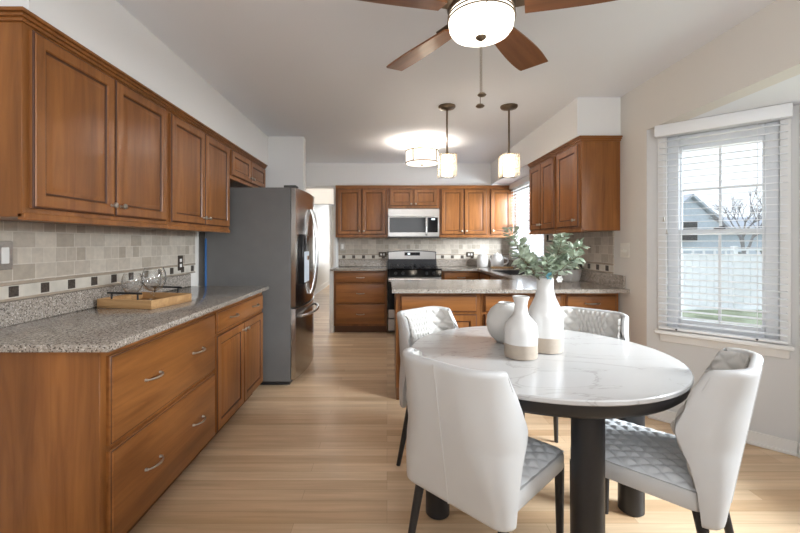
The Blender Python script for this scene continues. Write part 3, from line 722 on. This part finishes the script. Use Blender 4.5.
def make_chair(label):
    t = thing('dining_chair', label, 'dining chair', (0, 0, 0), 0, 'white dining chairs around the round table')
    us = [-1+2*k/44 for k in range(45)]; ts = [k/24 for k in range(25)]
    mb = MB(); g = [[mb.bm.verts.new(shell(u, v)) for u in us] for v in ts]
    for j in range(len(ts)-1):
        for i in range(len(us)-1): mb._face([g[j][i], g[j][i+1], g[j+1][i+1], g[j+1][i]])
    o = mb.build('back_shell', LEATH, t, recalc=False, angle=180)
    m = o.modifiers.new('thick', 'SOLIDIFY'); m.thickness = .034; m.offset = 0
    m = o.modifiers.new('round', 'SUBSURF'); m.levels = 1; m.render_levels = 1
    MB().tube([(Vector(shell(0, v)) + Vector((0, -.0172, 0))) for v in [k/12*.97+.01 for k in range(13)]], .0022, 6).build('seam', LEATH, o)
    mb = MB()
    def inner(i, j):
        u = -.975+1.95*i; v = .16+.815*j
        x, y, z = shell(u, v, .0165)
        nx, ny = shell(u, v, .0215)[0]-x, shell(u, v, .0215)[1]-y
        k = quilt(u*.36, (v*.49)*.8, .05)*2.3
        return (x+nx*k, y+ny*k, z)
    mb.grid(inner, 120, 60); mb.build('quilted_lining', QUILT, t, recalc=False, angle=180)
    mb = MB(); n = 40
    def outline(ins):
        P = []; x1, y0, y1, r = .222-ins, -.205+ins, .245-ins, .05-ins*.5
        for cx, cy, a0 in ((x1-r, y1-r, 0), (-x1+r, y1-r, 90), (-x1+r, y0+r, 180), (x1-r, y0+r, 270)):
            for k in range(8): a = R(a0+k*90/7); P.append((cx+r*math.cos(a), cy+r*math.sin(a)))
        return P
    mb.rings([[(x, y, z) for x, y in outline(i)] for i, z in ((.02, .385), (.004, .39), (0, .40), (0, .442), (.005, .452))]); mb.build('seat_base', LEATH, t)
    mb = MB()
    def seat(i, j):
        p, q = -1+2*i, -1+2*j
        x, y = p*.214, .020+q*.217
        x *= 1-.03*max(0, abs(q)-.6); y2 = y
        e = (1-abs(p)**8)*(1-abs(q)**8)
        return (x, y2, .448 + .016*e + .012*e*quilt(x, y*.8, .058))
    mb.grid(seat, 80, 80); mb.build('quilted_seat', VELV, t, recalc=False, angle=180)
    for s in (-1, 1):
        MB().tube([(s*.196, .222, .40), (s*.198, .226, .0)], [.019, .012], 14).build('leg', BLACK, t)
        MB().tube([(s*.178, -.170, .40), (s*.205, -.25, 0)], [.020, .012], 14).build('leg', BLACK, t)
    return t
c0 = make_chair('white leather dining chair with its seamed back to the camera, in front of the table')
def face(dx, dy): return math.atan2(dy, dx) - PI/2
c0.location = (.393, 1.588, 0); c0.rotation_euler.z = face(.72, .69)
dup(c0, 'white leather dining chair on the right, turned away from the bay window', (1.055, 1.598, 0), face(-.70, .71))
dup(c0, 'white dining chair at the far left of the table before the peninsula end', (.385, 2.258, 0), face(.67, -.74))
dup(c0, 'white dining chair at the far right of the table behind the tall vase', (1.05, 2.252, 0), face(-.72, -.69))

# ------------------------------------------------------------------ vases and greenery on the table
ZTB = .7602
def bottle(name, label, loc, prof, band, n=48):
    t = thing(name, label, 'vase', loc, 0, 'vases on the marble table')
    k = [p for p in prof if p[1] <= band]; r_b = k[-1][0]
    MB().lathe([(0, 0)] + k, n, cap0=False, cap1=False).build('clay_base', TAUPE, t)
    up = [(r_b, band)] + [p for p in prof if p[1] > band]
    rim = up[-1]; up += [(rim[0]-.004, rim[1]+.002), (rim[0]-.008, rim[1]-.002), (rim[0]-.012, rim[1]-.04), (rim[0]*.4, rim[1]-.05)]
    MB().lathe(up, n, cap0=False, cap1=True).build('glazed_body', GLZW, t); return t
bottle('bottle_vase', 'short white bottle vase with taupe base at the front of the trio', (.611, 1.825, ZTB),
       [(.060, 0), (.071, .004), (.073, .02), (.073, .066), (.0735, .10), (.072, .135), (.066, .155), (.052, .175), (.037, .19), (.030, .21), (.028, .235), (.031, .255), (.037, .272), (.0375, .276)], .066)
bottle('bottle_vase', 'tall white bottle vase with taupe base holding leafy stems', (.765, 1.935, ZTB),
       [(.066, 0), (.078, .004), (.080, .02), (.080, .074), (.081, .12), (.0795, .17), (.074, .20), (.060, .232), (.047, .26), (.040, .29), (.038, .32), (.0385, .345), (.040, .352)], .074)
t = thing('round_vase', 'round matte white moon vase behind the short bottle vase', 'vase', (.625, 2.10, ZTB), 0, 'vases on the marble table')
MB().lathe([(0, 0), (.045, 0), (.05, .004), (.078, .03), (.096, .065), (.102, .10), (.097, .138), (.08, .172), (.055, .194), (.042, .200), (.041, .208), (.036, .209), (.034, .195), (.02, .19)], 48, cap0=False).build('body', MATW, t)

rl = random.Random(11)
def leaf(mb, p, d, up, L, W):
    d = d.normalized(); s = d.cross(up)
    s = s.normalized() if s.length > 1e-4 else d.orthogonal().normalized(); nn = s.cross(d)
    prof = ((0, .05), (.2, .65), (.45, 1), (.72, .75), (.92, .25), (1, .02))
    rows = []
    for u, ww in prof:
        c = p + d*L*u - nn*(L*.18*u*u)
        rows.append([mb.bm.verts.new(c - s*W*ww + nn*W*.25*ww), mb.bm.verts.new(c), mb.bm.verts.new(c + s*W*ww + nn*W*.25*ww)])
    for a, b in zip(rows, rows[1:]):
        for i in range(2): mb._face([a[i], a[i+1], b[i+1], b[i]])
def branch(tip, bulge_, label, nl):
    base = Vector((.765, 1.935, ZTB+.30)); t = thing('leafy_branch', label, 'branch', base, 0, 'leafy stems in the tall vase')
    T = Vector(tip) - base; mid = T*.5 + Vector(bulge_)
    pts = [Vector((0, 0, 0))*(1-u)**2 + mid*2*u*(1-u) + T*u*u for u in [i/14 for i in range(15)]]
    pts[0] = Vector((rl.uniform(-.012, .012), rl.uniform(-.012, .012), -.02))
    st = MB().tube(pts, [.0028-.0018*i/14 for i in range(15)], 6)
    mb = MB()
    for i in range(nl):
        u = .28+.72*i/(nl-1); k = min(int(u*14), 13); p = pts[k].lerp(pts[k+1], u*14-k); tg = (pts[k+1]-pts[k]).normalized()
        if (p + base).z < ZTB+.345: continue
        for sgn in (0, 1, 2, 3):
            a = i*2.4+sgn*2.1+rl.uniform(-.4, .4); o = tg.orthogonal().normalized(); o = Matrix.Rotation(a, 3, tg) @ o
            d = (o + tg*rl.uniform(.2, .9) + Vector((0, 0, rl.uniform(-.2, .3))))
            L = rl.uniform(.032, .058)*(1.05-.3*u); q = p + o.normalized()*rl.uniform(.004, .02)
            st.cyl(p, q, .0009, n=4); leaf(mb, q, d, Vector((rl.uniform(-.5, .5), rl.uniform(-.5, .5), 1)), L, L*rl.uniform(.28, .40))
    st.build('stem', STEM, t); mb.build('leaves', LEAF, t, recalc=False, angle=180); return t
branch((.600, 1.93, 1.345), (-.06, 0, .03), 'sage green stem rising highest on the left of the tall vase', 17)
branch((.615, 1.87, 1.215), (-.03, -.02, .06), 'sage green stem arching low to the left of the tall vase', 15)
branch((.675, 2.0, 1.255), (-.02, .03, .05), 'sage green stem leaning back left between the taller ones', 14)
branch((.745, 1.87, 1.20), (.0, -.03, .04), 'short sage green stem at the front middle of the tall vase', 12)
branch((.835, 1.90, 1.315), (.02, 0, .03), 'sage green stem rising to the right of the tall vase', 16)
branch((.945, 1.95, 1.26), (.03, 0, .09), 'sage green stem reaching farthest right from the tall vase', 17)
branch((.90, 1.88, 1.215), (.03, -.02, .07), 'sage green stem drooping low to the right of the tall vase', 14)
branch((.875, 2.02, 1.29), (.02, .03, .05), 'sage green stem leaning back right behind the others', 14)
# small blossoms near the mouth
def blossom(loc, m, label, s):
    mb = MB()
    for k in range(6):
        a = k*PI/3; d = Vector((math.cos(a), -.5, math.sin(a))); leaf(mb, Vector((0, 0, 0)), d, Vector((0, -1, 0)), s, s*.4)
    t = thing('blossom_sprig', label, 'flower', loc); mb.build('petals', m, t, recalc=False, angle=180)
    d = Vector((.765, 1.935, ZTB+.33)) - Vector(loc); MB().tube([(0, 0, 0), d*.5+Vector((0, 0, .012)), d], .0012, 6).build('stem', STEM, t)
blossom((.762, 1.885, 1.125), plain('blue_petal', (.12, .33, .42), .6), 'small blue flower sprig at the mouth of the tall vase', .02)
blossom((.812, 1.885, 1.11), plain('white_petal', (.8, .8, .78), .6), 'small white flower sprig at the right of the tall vase mouth', .018)

# ------------------------------------------------------------------ things on the worktops
ZW = .9145
t = thing('serving_tray', 'wooden tray with black bar handles on the left counter', 'tray', (-1.435, 2.39, ZW), R(-11))
TA, TB2 = .178, .165
MB().box(-TA, TA, -TB2, TB2, 0, .010, .002).build('base', TRAYW, t)
MB().box(-TA, TA, -TB2, -TB2+.012, .010, .05, .002).box(-TA, TA, TB2-.012, TB2, .010, .05, .002).box(-TA, -TA+.012, -TB2+.012, TB2-.012, .010, .05, .002).box(TA-.012, TA, -TB2+.012, TB2-.012, .010, .05, .002).build('rim', TRAYW, t)
for s in (-1, 1):
    y = s*(TB2-.006); h = MB().cyl((-.11, y, .085), (.11, y, .085), .006, n=12)
    for x in (-.085, .085): h.cyl((x, y, .05), (x, y, .085), .005, n=10)
    h.build('handle', BLACK, t)
def wineglass(label, loc, sc=1.0):
    t = thing('wine_glass', label, 'wine glass', loc, 0, 'wine glasses on the tray')
    pr = [(.034, 0), (.034, .002), (.006, .006), (.004, .012), (.004, .045), (.008, .052), (.030, .064), (.044, .085), (.049, .108), (.046, .135), (.038, .158)]
    pr = [(r*sc, z*sc) for r, z in pr]
    MB().lathe([(0, 0)] + pr[:6], 32, cap0=False, cap1=False).build('stem', WGLASS, t)
    MB().lathe(pr[5:], 32, cap0=False, cap1=False).build('bowl', WGLASS, t)
    return t
wineglass('clear stemmed wine glass at the left of the tray', (-1.485, 2.33, ZW+.0105), 1.12)
wineglass('clear stemmed wine glass at the right of the tray', (-1.385, 2.38, ZW+.0105), 1.32)
wineglass('clear stemmed wine glass at the back of the tray', (-1.455, 2.468, ZW+.0105), 1.15)

t = thing('canister', 'white lidded ceramic canister on the back counter right of the range', 'canister', (1.455, 6.10, ZW))
MB().lathe([(0, 0), (.07, 0), (.078, .006), (.086, .05), (.087, .10), (.08, .15), (.068, .175), (.068, .18), (0, .18)], 36, cap0=False, cap1=False).build('body', GLZW, t)
MB().lathe([(.066, .18), (.07, .183), (.066, .190), (.02, .197), (.012, .21), (0, .213)], 30).build('lid', GLZW, t)
t = thing('teapot', 'white ceramic teapot with side handle standing beside the canister', 'teapot', (1.67, 6.06, ZW))
MB().lathe([(0, 0), (.08, 0), (.09, .006), (.098, .05), (.098, .10), (.088, .15), (.07, .18), (0, .182)], 36, cap0=False, cap1=False).build('body', GLZW, t)
MB().lathe([(.068, .181), (.072, .185), (.05, .20), (.014, .207), (.012, .22), (0, .222)], 28).build('lid', GLZW, t)
MB().tube([(.085, -.02, .04), (.125, -.03, .05), (.155, -.04, .085), (.15, -.04, .12), (.09, -.025, .14)], [.014, .013, .012, .012, .013], 10).build('handle', GLZW, t)
MB().tube([(-.08, 0, .08), (-.10, 0, .11), (-.11, 0, .14)], [.02, .014, .010], 10).build('spout', GLZW, t)
t = thing('cutting_board', 'brown wooden board lying on the counter before the teapot', 'cutting board', (1.66, 5.86, ZW))
MB().box(-.13, .10, -.05, .07, 0, .018, .005).build('board', TRAYW, t); MB().box(.10, .19, -.012, .022, 0, .018, .006).build('grip', TRAYW, t)
t = thing('potted_plant', 'small dark green plant in ribbed white pot on the peninsula counter', 'potted plant', (1.765, 3.84, ZW))
mb = MB(); n = 60; rs = []
for r, z in ((.0, 0), (.066, 0), (.072, .006), (.088, .06), (.093, .112), (.086, .112), (.084, .095), (.0, .09)):
    rs.append([((r+(.0022*math.cos(i*PI) if z < .11 and r > .05 else 0))*math.cos(2*PI*i/n), (r+(.0022*math.cos(i*PI) if z < .11 and r > .05 else 0))*math.sin(2*PI*i/n), z) for i in range(n)])
mb.rings(rs, False, False); mb.build('pot', MATW, t)
mb = MB(); st = MB()
for k in range(46):
    a = rl.uniform(0, 2*PI); e = rl.uniform(.1, 1.2); q = Vector((math.cos(a)*math.cos(e)*.085, math.sin(a)*math.cos(e)*.085, .095+.085*math.sin(e)))
    st.tube([(q.x*.2, q.y*.2, .09), q], .0013, 5); leaf(mb, q, Vector((math.cos(a), math.sin(a), .35)), Vector((0, 0, 1)), .045, .017)
st.build('stems', STEM, t); mb.build('leaves', LEAF2, t, recalc=False, angle=180)
t = thing('towel_holder', 'black paper towel holder fixed under the right wall cabinet', 'towel holder', (1.70, 4.08, 1.37))
MB().box(-.012, .012, -.16, .16, -.006, .0).box(-.008, .008, -.16, -.15, -.075, -.006).box(-.008, .008, .15, .16, -.075, -.006).build('bracket', BLACK, t)
MB().cyl((0, -.17, -.07), (0, .17, -.07), .009, n=12).build('bar', BLACK, t)
